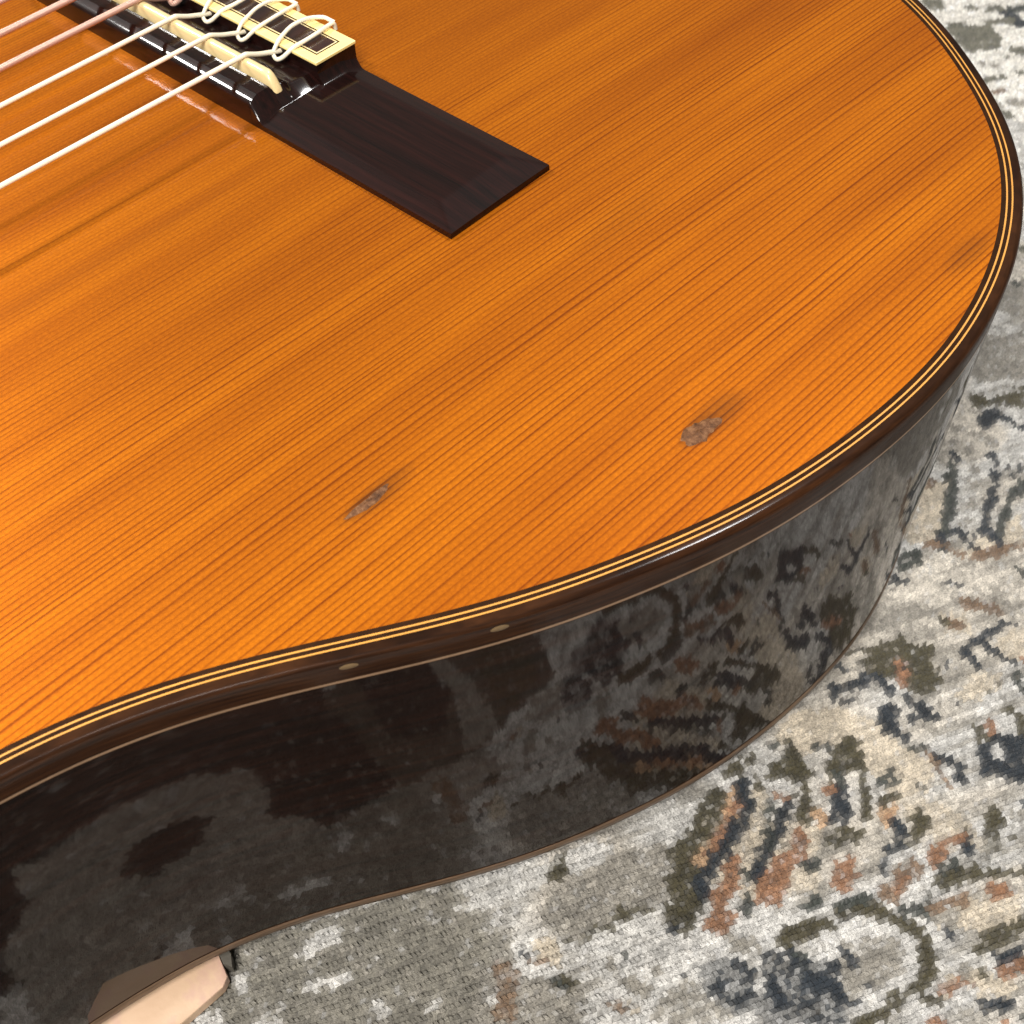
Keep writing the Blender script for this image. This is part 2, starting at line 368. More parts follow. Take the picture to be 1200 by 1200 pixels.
RUG_MOTIFS = [
 ('V',0,0.95,[(296.1,-31.1),(332.2,-75.3),(248,-118.5),(238.6,-111.2),(254.2,-90.1),(269.1,-64.9)]),  # stronger light on this corner, painted as whiter wool
 ('M',0,0.97,[(-127.3,-116.7),(-111.2,-135.6),(-82.2,-153.8),(-84.8,-168.2),(-116.8,-201.8),(-167,-167.3)]),  # grey-olive wool, darkened to paint in the guitar's shade by the waist
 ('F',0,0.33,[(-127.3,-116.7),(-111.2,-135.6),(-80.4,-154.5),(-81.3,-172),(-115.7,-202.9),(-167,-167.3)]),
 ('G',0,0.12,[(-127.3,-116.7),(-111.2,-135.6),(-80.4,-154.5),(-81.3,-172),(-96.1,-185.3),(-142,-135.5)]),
 ('G',0,0.7,[(-69.3,-170.7),(-57.9,-174.9),(-43.8,-181.9),(-49.5,-189.6),(-61.7,-187),(-69.5,-182.3),(-76.2,-178.9),(-73.3,-173)]),
 ('G',0,0.75,[(-89.7,-170.5),(-78.6,-187.6),(-83.7,-194),(-90.9,-200),(-107.3,-182.3)]),
 ('C',0,1.0,[(79.8,-169.6),(82.8,-175.2),(66.1,-183.6),(58.7,-177.8)]),
 ('C',0,0.8,[(87.1,-194.2),(76.8,-199.7),(62.7,-187.9),(70.4,-189.3)]),
 ('C',0,0.7,[(49.2,-206.7),(55.6,-211.9),(48.5,-215.7),(44.2,-211.6)]),
 ('C',0,0.7,[(46.5,-193.8),(50.1,-199.6),(46,-203),(41.8,-197.6)]),
 ('C',0,0.6,[(35.9,-208.6),(41.7,-214),(37,-216.5),(30.7,-213.6),(27.9,-208.8)]),
 ('C',0,1.0,[(-8.1,-184.2),(1.5,-184.5),(5,-186.7),(9.4,-193.9),(10.4,-200.9),(9.3,-209.1),(9.3,-215.3),(1.5,-215.7),(-2.1,-211.7),(-0.5,-204.4),(4.2,-197.2),(-0.8,-194.9),(-7.2,-192.5),(-7.9,-188.5)]),
 ('C',0,0.5,[(-4.2,-210.9),(1.8,-214.6),(3.7,-222.6),(1.6,-231.7),(-8.1,-225.4),(-3.7,-218.8)]),
 ('C',0,0.75,[(-13.9,-232.6),(-3,-241.8),(-9.5,-245.2),(-16,-239.4),(-20.9,-232.8)]),
 ('C',0,0.7,[(-29.9,-238),(-21.4,-246.1),(-20.3,-250.9),(-23.6,-250.9),(-33.2,-241.7)]),
 ('C',0,1.0,[(-77.8,-174.6),(-74.8,-177.8),(-75.9,-181.8),(-79.1,-182.5),(-80.4,-178.1)]),
 ('C',0,0.8,[(-74.9,-196.4),(-70.9,-199.6),(-71.7,-202.3),(-76.6,-198.9)]),
 ('C',0,0.5,[(-39.2,-194),(-25.4,-195),(-18.1,-203),(-30.9,-211.3),(-41.7,-202.1),(-44.9,-195.9)]),
 ('C',0,0.4,[(-35.1,-184.3),(-23.7,-185),(-18.8,-190.4),(-28.6,-197.2),(-46.1,-194.6)]),
 ('W',0,0.8,[(-56.1,-195.7),(-40.9,-205.7),(-41.8,-212.5),(-55.5,-207.7),(-73.4,-200.5),(-76.3,-190.1),(-69.5,-182.3),(-58.6,-189)]),
 ('W',0,0.85,[(-84.6,-158.5),(-63.7,-165.8),(-54.7,-170),(-51.1,-174),(-57.2,-174.3),(-67.2,-168.9),(-77.2,-166)]),
 ('G',0,0.8,[(121.7,-156.8),(135.2,-168.8),(130.7,-171.2),(121.3,-163.5)]),
 ('O',0,0.75,[(116.1,-162.1),(117.3,-168.3),(125.6,-171.4),(128.4,-173.6),(121.1,-177.5),(116.8,-171.1),(112.2,-167.3)]),
 ('D',0,1.0,[(109.3,-168.9),(114.4,-169.9),(117.1,-171.4),(114.2,-174.5),(110.9,-173),(105.7,-174.2),(105.9,-172.1)]),
 ('D',1.05,1.0,[(113.9,-175.1),(113.2,-178.5)]),
 ('D',1.21,1.0,[(113.5,-179.8),(113.6,-179.9)]),
 ('G',2.04,0.8,[(103.6,-176.5),(103.7,-176.6)]),
 ('D',1.18,1.0,[(99,-178.1),(97.9,-180.9)]),
 ('D',0.66,1.0,[(98.3,-184),(100.4,-184.1),(101.1,-185.4),(99.9,-186.7),(97.7,-186.5),(97,-185.2)]),
 ('G',1.55,0.9,[(101.2,-166.7),(101.2,-166.8)]),
 ('G',1.02,1.0,[(96.9,-168.9),(97,-168.9)]),
 ('D',1.51,1.0,[(93.2,-171.5),(92.3,-172.7)]),
 ('G',1.17,1.0,[(89,-169.9),(89.1,-170)]),
 ('E',1.66,1.0,[(89,-173.4),(81.2,-177.8),(74.4,-180.7),(68.7,-182.6),(64.9,-184.8)]),
 ('D',1.16,1.0,[(94,-181.8),(90.6,-184.1),(87.3,-185.9),(82,-187.2),(78.1,-189),(75.1,-189.8)]),
 ('E',1.31,1.0,[(97,-190),(89.2,-189.8),(83.5,-191),(77.8,-192.7)]),
 ('D',0.78,1.0,[(67.6,-183),(71.2,-185.4)]),
 ('D',1.09,1.0,[(71.3,-185.8),(69.3,-189.7)]),
 ('D',1.09,1.0,[(76,-191.6),(73.9,-195.7)]),
 ('D',0.77,1.0,[(72.6,-189.3),(72.6,-189.4)]),
 ('D',1.39,1.0,[(66.1,-183.6),(64.7,-185.3)]),
 ('B',1.63,0.9,[(80.2,-172.3),(80.3,-172.4)]),
 ('G',1.35,0.8,[(97.4,-174),(97.5,-174.1)]),
 ('G',1.32,0.8,[(92.2,-177.9),(92.2,-178)]),
 ('G',1.47,0.7,[(87.2,-180.7),(87.3,-180.8)]),
 ('G',1.12,1.0,[(81.2,-183.3),(81.3,-183.4)]),
 ('G',1.41,0.7,[(75.1,-184.8),(75.2,-184.9)]),
 ('B',0.77,0.75,[(61.6,-181.5),(66,-184.8),(65.1,-191.4),(70.5,-195.1),(78.7,-199.8)]),
 ('B',1.37,1.0,[(68.7,-192.6),(71.9,-195)]),
 ('E',0,0.75,[(55.6,-177.9),(58.9,-180),(57.5,-183.9),(51.4,-182.2),(50.9,-180.1)]),
 ('D',1.04,1.0,[(47.8,-180.5),(48.2,-183.6)]),
 ('G',0.74,1.0,[(53.9,-187.7),(53.7,-189.8)]),
 ('D',0.89,1.0,[(56.2,-191.1),(56.2,-194.1)]),
 ('E',0.9,1.0,[(70.4,-201.2),(69.7,-204.3)]),
 ('B',1.74,0.85,[(53.2,-198.3),(55.4,-203.3)]),
 ('G',0.88,0.8,[(58.1,-201.9),(59.6,-204.8)]),
 ('B',0.73,1.0,[(53.8,-195.9),(54,-198.5)]),
 ('O',1.0,1.0,[(44.9,-195.6),(44.1,-197.6)]),
 ('B',1.43,1.0,[(45.9,-198.6),(46.7,-199.5)]),
 ('D',0.71,1.0,[(54.5,-209.3),(53.3,-207.3),(50.1,-205.8),(47.3,-206.2),(45.1,-204.6),(41.9,-203.5),(39,-204.1)]),
 ('D',1.12,1.0,[(41,-203.6),(39.3,-208.2)]),
 ('D',0.98,1.0,[(46.1,-206.4),(44.8,-210.6)]),
 ('D',0.97,1.0,[(45,-212.8),(45.4,-213.7)]),
 ('R',1.11,1.0,[(47.8,-215),(47.9,-215)]),
 ('O',0,0.93,[(21.2,-187.1),(28,-189),(35.4,-191.3),(33.4,-194.3),(38.2,-197.2),(33,-200.9),(31.1,-204.6),(27,-204.8),(23.8,-203.3),(23.1,-200.4),(23,-195.6),(21.3,-191.7)]),
 ('R',0,0.9,[(27.5,-193.8),(29.5,-195.3),(26.1,-198.4),(22,-200),(21.7,-197.3)]),
 ('O',0.56,1.0,[(22.2,-184.6),(31.7,-190.3)]),
 ('D',1.34,0.9,[(11.5,-187.6),(16.2,-190.5),(19.7,-191.2),(20.9,-193.6),(20.2,-197.3)]),
 ('D',0.8,1.0,[(9.4,-189),(11.8,-191.9)]),
 ('D',0.96,1.0,[(18.5,-184.7),(18,-186.6)]),
 ('D',0,1.0,[(13.8,-196.8),(17.8,-198.6),(17.8,-200.9),(12.7,-203.4),(9.9,-202.3),(11.3,-199.3)]),
 ('D',1.2,0.85,[(20.5,-201.5),(21.1,-204.2),(20.3,-207.3)]),
 ('D',1.05,0.9,[(17,-204.9),(20.5,-206.2)]),
 ('D',0.79,1.0,[(21.5,-209.3),(21.6,-209.4)]),
 ('D',0.8,1.0,[(27.8,-210),(27.8,-210.1)]),
 ('D',0.82,1.0,[(34.4,-203.2),(34.5,-203.2)]),
 ('O',0.81,1.0,[(37.7,-214),(37.8,-214.1)]),
 ('O',0.94,1.0,[(34.6,-214.2),(34.7,-214.3)]),
 ('E',1.23,0.8,[(42.7,-216.2),(40,-219.3)]),
 ('O',1.19,0.85,[(33.1,-219.4),(32.9,-223.2)]),
 ('D',0.69,0.6,[(27.2,-196.2),(27.3,-196.3)]),
 ('O',0,0.95,[(-1.1,-195.1),(5.1,-195.9),(2.5,-201),(-5.8,-208.3),(-11.1,-210.6),(-13.2,-210.1),(-7.3,-206.1),(-3.3,-203),(-2.7,-200.5),(-5.2,-198.4)]),
 ('D',0,0.95,[(-8.2,-200.3),(-5.4,-202.8),(-9.9,-206.1),(-14,-206.6),(-16.7,-205.2)]),
 ('O',0,0.9,[(-20.4,-207.6),(-12.9,-210.1),(-14.9,-211.3),(-20.7,-209.8)]),
 ('D',1.17,0.85,[(12.6,-202),(12.6,-205.8)]),
 ('G',1.17,0.8,[(17.3,-210.1),(17.3,-210.1)]),
 ('E',0.77,1.0,[(10.2,-208.5),(12.9,-209.7)]),
 ('B',0.76,1.0,[(10.9,-211.2),(10,-214.5),(9,-217.1),(7.4,-221.1)]),
 ('D',1.01,0.9,[(11.9,-213.8),(14.1,-218.7)]),
 ('D',1.0,0.9,[(10.5,-218.5),(11.3,-219.9)]),
 ('E',0.87,0.9,[(-1.8,-207),(1.8,-207.7)]),
 ('E',0.75,1.0,[(2.6,-208.5),(2.6,-208.5)]),
 ('E',0.74,1.0,[(-0.3,-209.8),(2.2,-210.8)]),
 ('E',0.62,1.0,[(3.3,-213.9),(3.4,-213.9)]),
 ('O',1.1,1.0,[(-6.1,-210.6),(-1.9,-212.2)]),
 ('T',0,1.0,[(-7.2,-210.6),(-3.6,-213.7),(-6.4,-214.3),(-9.5,-214.2),(-9.5,-212.5)]),
 ('R',0,0.7,[(-7.5,-211.7),(-5.5,-213.4),(-8.5,-214.1),(-9.3,-213.2)]),
 ('O',0,0.95,[(-4.7,-215.4),(-1.2,-216.3),(-2.1,-220.5),(-5.6,-221),(-9.5,-219.8),(-6.3,-217.3)]),
 ('D',1.21,1.0,[(-7.1,-214.5),(-9,-217.5)]),
 ('O',0.83,1.0,[(-9.6,-220.3),(-9.5,-220.4)]),
 ('D',1.3,1.0,[(-11.1,-218.4),(-14.5,-218.2),(-17.7,-218.4)]),
 ('R',0,0.92,[(-9.6,-222.3),(-3.5,-224.7),(1.4,-227.3),(0.4,-228.4),(-5.3,-226.1),(-8.3,-227.1),(-11.3,-226.2)]),
 ('D',0,1.0,[(-2.2,-227.5),(0.7,-228.2),(-0.6,-230.2),(-3.8,-230),(-3.9,-228.5)]),
 ('E',0,0.9,[(-10.4,-226.7),(-5.9,-227.7),(-5.4,-229.7),(-9.3,-229),(-11.8,-227.5)]),
 ('O',1.61,0.95,[(-13.3,-228.4),(-6.2,-232.1)]),
 ('O',0.81,0.85,[(-7.2,-233.7),(-0.7,-238.1)]),
 ('D',0,0.95,[(20.7,-218.6),(25.2,-219.8),(27.5,-223.6),(30.3,-225.4),(19.1,-231.3),(17.5,-228),(17.9,-224.8),(15.7,-223.9),(14.6,-221.1),(18.3,-222.1),(18.5,-219.9)]),
 ('W',0,1.0,[(21.7,-220.7),(24.3,-222.3),(21.5,-225),(19.3,-223.6)]),
 ('O',1.04,1.0,[(24.4,-216.1),(23,-217.9)]),
 ('R',0,0.9,[(25.6,-216.4),(28.4,-217.6),(27.2,-220.1),(24.3,-218.8)]),
 ('O',0,0.8,[(30.6,-221.6),(34.7,-222.9),(29.8,-225.5),(28.2,-224.3)]),
 ('O',0,0.9,[(6.7,-227.9),(9.7,-229.2),(8.6,-232.3),(5,-231.8),(4.1,-229.7)]),
 ('G',0,1.0,[(10.3,-229.9),(13.9,-232.9),(12.1,-234.8),(9.6,-232.8)]),
 ('D',0.86,1.0,[(14.3,-232.2),(14.4,-232.3)]),
 ('O',0.95,1.0,[(6.5,-234.8),(6.5,-234.9)]),
 ('O',0.72,1.0,[(1.9,-225.6),(2,-225.7)]),
 ('O',0,0.5,[(2.1,-229.5),(5.9,-232.8),(1.6,-234.6),(-1.6,-232.5)]),
 ('O',0,0.7,[(-0.6,-237.7),(2.6,-239.8),(0.1,-241.1)]),
 ('B',1.82,0.7,[(-22.5,-222.1),(-17.6,-223.1),(-12.3,-223.5)]),
 ('R',0.91,0.6,[(-20.9,-222.7),(-16.3,-223.5)]),
 ('W',0.93,1.0,[(-16.4,-219.6),(-11.2,-220.8),(-10.7,-223.5),(-12.4,-226.1),(-14.8,-228.9)]),
 ('E',0,0.6,[(-18.5,-227.5),(-14.4,-228),(-18.9,-229.7),(-24.7,-227.3),(-22.6,-225.7)]),
 ('O',1.68,0.93,[(-31.2,-217.8),(-27.2,-220.4),(-26.1,-225.1),(-25,-229.1),(-25.4,-232.2),(-28.4,-234.5),(-31.6,-236.4),(-34.6,-236.8)]),
 ('G',0,0.65,[(-37.7,-220.8),(-30.7,-225.2),(-29.2,-229.6),(-33.7,-232.7),(-39.1,-232.2),(-48.1,-227.4)]),
 ('W',1.43,0.97,[(-37.6,-218.7),(-31.1,-220.9),(-28.9,-225),(-27.6,-228.5),(-29.4,-231.7),(-32.9,-233.8),(-38,-233.6),(-42.6,-231.8),(-49.6,-228.4)]),
 ('D',0.98,0.8,[(-38.4,-221.8),(-39.1,-224.6)]),
 ('D',0.74,1.0,[(-41.4,-228.5),(-41.3,-228.6)]),
 ('D',1.05,0.7,[(-46.9,-225.7),(-45.6,-228.7)]),
 ('O',1.48,0.85,[(-37.8,-235.6),(-42.6,-234.4),(-48.6,-232.1)]),
 ('E',1.02,1.0,[(-30.4,-216.1),(-25.2,-219.4)]),
 ('E',0.9,0.9,[(-22.2,-225.3),(-21.3,-227.6),(-20.5,-230.3)]),
 ('D',1.0,1.0,[(-20.5,-233.9),(-20.6,-235.7)]),
 ('G',0,0.8,[(-19.9,-231.3),(-14.8,-234.7),(-18,-235.9),(-21.1,-233.8)]),
 ('R',0,0.88,[(-8.8,-235.5),(-5.2,-236.4),(-4.4,-240.8),(-9.2,-239.5)]),
 ('B',1.01,0.85,[(-18.3,-230.1),(-12.2,-233.9)]),
 ('O',1.53,0.95,[(-19.5,-241.2),(-14.2,-242.6),(-9.3,-246.2)]),
 ('D',1.3,0.95,[(-19.4,-244.8),(-12.7,-248)]),
 ('R',1.29,0.92,[(-20.9,-247.3),(-16,-249.7)]),
 ('W',0.65,1.0,[(-20.1,-243.2),(-21.6,-245.8),(-22.2,-246.9)]),
 ('R',1.17,0.7,[(-31.4,-240.3),(-27.3,-242.8)]),
 ('O',0.84,1.0,[(-36.2,-238.9),(-33.3,-240.4)]),
 ('D',1.36,0.9,[(-29.2,-247.7),(-24.9,-251.2)]),
 ('W',0.84,1.0,[(-34.4,-241.6),(-28.9,-244.8)]),
 ('R',1.03,0.8,[(-39.5,-241.7),(-36.2,-243.9)]),
 ('R',0.93,0.8,[(-29.4,-252.2),(-29.3,-252.3)]),
 ('O',0.86,0.7,[(-24.1,-244.8),(-24,-244.9)]),
 ('G',1.51,0.8,[(-25.1,-240.8),(-25,-240.9)]),
 ('E',0.83,1.0,[(-26.2,-254),(-24.8,-254.4)]),
 ('O',0,0.95,[(-15.1,-188.3),(-11.5,-188.1),(-6.5,-186.9),(-4.7,-187.9),(-6.6,-191),(-8.2,-193.8),(-9.5,-196.4),(-12,-194.6),(-15,-191.8),(-16.2,-189.3)]),
 ('E',0,0.9,[(-11.4,-183.7),(-7.1,-185),(-8.3,-186.5),(-11.5,-184.9)]),
 ('E',0,0.95,[(-3.8,-190.9),(-0.1,-193.4),(-1.6,-195.2),(-5.1,-193.3)]),
 ('O',0,0.93,[(-6.8,-196.6),(-2.3,-196.9),(4.4,-196.4),(3.6,-199.7),(-1.5,-201.8),(-5.7,-200.2),(-9.4,-198.9)]),
 ('O',1.0,0.9,[(-22.2,-182.1),(-14.5,-184.1)]),
 ('O',0.88,1.0,[(-20,-184.6),(-19.9,-184.6)]),
 ('O',1.0,1.0,[(-18.6,-187),(-19.4,-189.7)]),
 ('E',0.87,1.0,[(-23.5,-185.3),(-21.4,-186)]),
 ('O',3.18,0.62,[(-28.9,-184.7),(-36.8,-186.7),(-44.2,-188),(-49.6,-190.8),(-54.2,-193.8)]),
 ('O',0,0.93,[(-53.2,-189.6),(-46.1,-191.4),(-50.5,-196.6),(-55,-194.8),(-58.6,-194.2)]),
 ('O',1.64,0.85,[(-44.3,-185.6),(-40.4,-186.5)]),
 ('O',1.38,0.85,[(-49.1,-188.2),(-44.1,-189.2)]),
 ('D',0.89,1.0,[(-57.5,-193.9),(-57.4,-194)]),
 ('T',1.6,0.9,[(-24.5,-186.5),(-28.3,-188.3),(-33.8,-189.5),(-40.1,-190.2),(-42.6,-190.3)]),
 ('R',0.86,0.7,[(-26.6,-187.7),(-32.7,-189.2),(-39.6,-190.3)]),
 ('D',1.62,0.93,[(-21.4,-186),(-24.9,-189.6),(-30.2,-191.4),(-36.3,-191.8),(-40.4,-191.6),(-45.3,-192.8),(-47.5,-194.8)]),
 ('D',1.47,0.95,[(-19.3,-195.8),(-24.1,-197.6),(-28.5,-198.4)]),
 ('D',1.3,0.8,[(-29.8,-198.7),(-32.5,-198.6),(-35.9,-200.1)]),
 ('D',1.03,1.0,[(-37.9,-201.5),(-37.8,-201.6)]),
 ('R',0,0.8,[(-18.6,-192.1),(-16.7,-193),(-17.7,-194.9),(-19.7,-194.1)]),
 ('E',1.1,0.3,[(-22.1,-192.7),(-29.9,-198.6)]),
 ('O',1.37,0.85,[(-12.4,-195.9),(-16,-198.3),(-19.5,-200.9)]),
 ('O',0.99,1.0,[(-16.4,-195.4),(-16.4,-195.5)]),
 ('R',0,1.0,[(-12.5,-199.7),(-9.6,-199.9),(-7.4,-201.1),(-9.1,-202.6),(-11.6,-201.9)]),
 ('T',1.46,0.85,[(-16.4,-201.4),(-16.6,-203.2)]),
 ('D',0,0.93,[(-15,-203.5),(-10.9,-203.6),(-6.8,-204.2),(-11.3,-207),(-15.3,-207.5),(-17.1,-205.5)]),
 ('E',0.88,1.0,[(-5.7,-200.2),(-7.1,-202.6)]),
 ('R',1.79,0.95,[(-23.7,-202),(-27.3,-203.7),(-31.9,-203.3)]),
 ('R',2.55,0.93,[(-32.2,-203.1),(-36.1,-203.7),(-38.6,-204.5)]),
 ('R',1.75,0.93,[(-37.6,-195.2),(-41.6,-196.9),(-46.9,-197.8)]),
 ('R',0,0.95,[(-51.4,-197.7),(-48.2,-198.8),(-45.9,-202.1),(-48.2,-203),(-51.9,-202),(-53.1,-200.4)]),
 ('E',0,0.8,[(-44.7,-200.5),(-40.8,-200.4),(-40.9,-203.6),(-43.6,-203.5),(-45.7,-202)]),
 ('E',0.93,0.7,[(-37.9,-197.7),(-39,-199.8)]),
 ('R',0,0.85,[(-24.1,-210.6),(-19.3,-212.5),(-23.1,-215.7),(-28.3,-214.7),(-27.6,-212.7)]),
 ('O',1.66,0.85,[(-19.8,-207.2),(-15.4,-210)]),
 ('E',1.63,1.0,[(-27.1,-207.2),(-25.5,-207.4)]),
 ('E',0,0.85,[(-35.6,-210.4),(-31.2,-211.5),(-31.6,-215.3),(-36.3,-212.8)]),
 ('O',1.54,0.92,[(-44.4,-211.8),(-39.4,-213.9),(-35.8,-217)]),
 ('D',1.19,0.9,[(-49.5,-211.7),(-45.1,-215.1)]),
 ('E',1.09,0.9,[(-44.3,-216.2),(-46.9,-218.9)]),
 ('D',0,0.42,[(-50.8,-211.6),(-39.9,-222.2),(-51.2,-230.4),(-60.4,-219.2)]),
 ('D',0,0.9,[(-50.6,-218.4),(-46.3,-219.5),(-41.8,-221.4),(-42.8,-224.5),(-46.4,-225.4),(-49.2,-223.4),(-51.7,-220.7)]),
 ('D',1.28,0.75,[(-53.4,-215.4),(-55.3,-219.6)]),
 ('D',1.19,0.85,[(-54.8,-207.3),(-54.4,-211.4)]),
 ('D',1.06,0.8,[(-61.8,-207.8),(-60.9,-209.2)]),
 ('D',1.05,0.85,[(-61.2,-211.8),(-58.2,-213.3)]),
 ('D',0.63,1.0,[(-64.8,-210.8),(-64.7,-210.9)]),
 ('D',0.54,1.0,[(-63.9,-201.3),(-63.8,-201.4)]),
 ('D',0,0.22,[(-60,-202.8),(-53.8,-206.6),(-57.8,-217.4),(-64.7,-212.3)]),
 ('G',0,0.7,[(-51,-201.4),(-48.3,-208),(-49,-210.3),(-53,-206)]),
 ('G',0,0.5,[(-63.6,-201.4),(-63.5,-213.5),(-72.8,-208.2),(-74.7,-201.5)]),
 ('O',0,0.65,[(-63.1,-165.8),(-59.8,-167.2),(-61.7,-170.7),(-65.7,-171.1),(-66.5,-168.3)]),
 ('G',0,0.9,[(-57.5,-174.6),(-48.5,-177.6),(-49.1,-180.4),(-57.5,-178.1)]),
 ('O',0,0.5,[(-74.9,-179),(-67,-182.4),(-60.7,-184),(-66.6,-185.5),(-73.9,-181.4)]),
 ('O',0.9,0.8,[(-62.8,-185.7),(-57.5,-188.1)]),
 ('O',1.72,0.8,[(-80.8,-184),(-80.3,-186.9)]),
 ('D',0.66,1.0,[(-81.1,-176.4),(-81,-176.4)]),
 ('E',0.75,1.0,[(-80.5,-183.1),(-81.3,-184.6)]),
 ('B',0.87,1.0,[(-81.8,-178.6),(-79.8,-179.8)]),
 ('G',1.49,0.9,[(-71.2,-195.6),(-70.6,-197.7)]),
 ('B',1.16,0.8,[(-77.7,-193.8),(-76.7,-196)]),
 ('G',1.08,0.8,[(-66.4,-197.1),(-66.3,-197.2)]),
 ('G',1.08,0.6,[(-71.4,-190.4),(-72.9,-193.8)]),
 ('E',0.65,1.0,[(-67.9,-191.3),(-67.8,-191.3)]),
 ('W',0.54,1.0,[(-86.4,-176.6),(-80,-180)]),
 ('W',0.63,1.0,[(-82.9,-190.2),(-77.2,-193)]),
 ('B',0,0.5,[(-86.2,-171.8),(-84,-176.7),(-93.7,-183.2),(-96,-180.7)]),
 ('W',0,0.8,[(-113.1,-140.4),(-107,-141.4),(-103.2,-143.7),(-106,-146.4),(-111.4,-144.9)]),
 ('W',0.86,0.85,[(-116.2,-148.2),(-108.9,-152.3)]),
 ('W',0.77,0.8,[(-101.8,-153.5),(-101.8,-153.6)]),
 ('W',1.7,0.6,[(-108.6,-161.7),(-108.6,-161.8)]),
 ('W',0.95,0.8,[(-92.7,-176.6),(-92.6,-176.7)]),
 ('W',1.09,0.6,[(-124.5,-136.5),(-124.9,-139.6)]),
 ('W',0,0.85,[(-137.2,-136),(-134.6,-135.5),(-129.9,-139.6),(-132.8,-143.2)]),
 ('W',0,0.75,[(-128.3,-146.9),(-125.9,-145.9),(-122.6,-148),(-125.6,-151.4)]),
 ('W',1.26,0.6,[(-102.3,-169.6),(-102.2,-169.6)]),
 ('O',1.08,0.8,[(-131.2,-135.3),(-126.5,-135.5)]),
 ('F',0,0.92,[(288.7,-45.8),(292.9,-52.9),(286.9,-57.1),(283,-55.1),(283.3,-50.7)]),
 ('F',0,0.93,[(278.6,-62.9),(283.1,-65.5),(283.3,-71.3),(287.2,-75.2),(282.6,-83.1),(274.3,-86.3),(269.7,-80.8),(265.8,-80.3),(266.4,-76),(271.9,-68.4)]),
 ('E',2.34,1.0,[(306.2,-80.6),(302.5,-76.1)]),
 ('D',2.62,0.95,[(299,-75.6),(295,-82.8),(296.6,-85.6)]),
 ('F',2.01,1.0,[(288.8,-74.3),(294.9,-79.8)]),
 ('F',1.17,1.0,[(295.3,-70.1),(300.8,-71.2),(299.7,-74.5)]),
 ('F',2.64,1.0,[(293.9,-64.6),(294,-64.8)]),
 ('F',2.21,1.0,[(277.8,-89.6),(279.8,-93.8)]),
 ('F',1.09,1.0,[(272.7,-90.4),(272.8,-90.5)]),
 ('G',1.35,1.0,[(262.9,-85.5),(263,-85.7)]),
 ('G',1.62,1.0,[(265.2,-89.9),(265.2,-90)]),
 ('F',1.33,1.0,[(265.6,-98),(267,-100.5)]),
 ('F',1.32,1.0,[(254.1,-91.7),(260.3,-95.8)]),
 ('B',0.78,1.0,[(249.5,-96.8),(253.2,-99.6)]),
 ('G',1.79,1.0,[(247.9,-104.3),(250.9,-109.6)]),
 ('F',1.52,1.0,[(241.6,-105.5),(240.2,-108.5)]),
 ('G',0,0.65,[(158.8,-146.9),(168.6,-152.5),(153.5,-160.5),(150.3,-152.4)]),
 ('G',0,0.6,[(136.2,-152.6),(148.6,-163.1),(131.4,-172.1),(122,-159.3)]),
 ('E',1.62,0.7,[(164.5,-150.6),(164.6,-150.7)]),
 ('G',2.0,0.8,[(158.8,-152.6),(159.3,-156.1)]),
 ('G',2.08,0.7,[(211.6,-126.4),(200.9,-134.1)]),
 ('F',1.69,1.0,[(180.1,-144.9),(180.2,-144.9)]),
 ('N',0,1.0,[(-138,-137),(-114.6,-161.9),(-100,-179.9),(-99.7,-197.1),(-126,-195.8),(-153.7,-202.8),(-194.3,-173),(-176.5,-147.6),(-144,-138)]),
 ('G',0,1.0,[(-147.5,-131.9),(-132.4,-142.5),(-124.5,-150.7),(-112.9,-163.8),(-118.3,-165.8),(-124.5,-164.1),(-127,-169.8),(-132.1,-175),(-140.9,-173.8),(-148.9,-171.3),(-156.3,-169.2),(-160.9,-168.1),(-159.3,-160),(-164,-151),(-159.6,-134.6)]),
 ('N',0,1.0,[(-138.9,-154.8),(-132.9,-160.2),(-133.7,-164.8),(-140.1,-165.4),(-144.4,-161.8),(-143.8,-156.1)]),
 ('M',0,1.0,[(-101.4,-176.7),(-65.6,-215),(-82.8,-238.3),(-123.4,-217.6),(-126.1,-191.7)]),  # shaded rug painted dark, here and next line, so the side mirrors it
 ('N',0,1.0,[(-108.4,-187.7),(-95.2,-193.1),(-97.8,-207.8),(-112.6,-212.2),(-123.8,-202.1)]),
 ('O',0,0.8,[(-80,-201.5),(-71.4,-213.2),(-79.7,-225.1),(-92.6,-215.5)]),
 ('G',0,0.8,[(-89.4,-190.2),(-81.6,-198.7),(-91.2,-208.5),(-105.4,-214),(-108.5,-210.7),(-95.5,-203.8)]),
 ('B',0,0.7,[(-88.4,-220),(-71,-230.3),(-78.9,-246.4),(-97.4,-234.2)]),
]
RUG_MAIN = [(294.1, -28.6), (329.2, -71.6), (-62.4, -275.5), (-177.7, -159.5), (-150.1, -109.9), (-62.0, -154.7), (58.5, -162.8), (163.6, -131.7)]


PAL = {'W': (218, 216, 211), 'C': (216, 204, 184), 'G': (158, 153, 143), 'O': (90, 84, 62), 'D': (50, 58, 66), 'E': (74, 79, 74),
       'R': (156, 116, 88), 'T': (200, 166, 132), 'B': (136, 112, 90), 'M': (86, 82, 72), 'N': (34, 32, 27), 'F': (112, 110, 96), 'V': (244, 240, 230)}  # M carries painted shade, V painted light
PAL = {k: np.array(srgb(*v)[:3]) * (.80 if k not in 'DEON' else .62) for k, v in PAL.items()}
LAT = RNG.random((8, 256, 256))


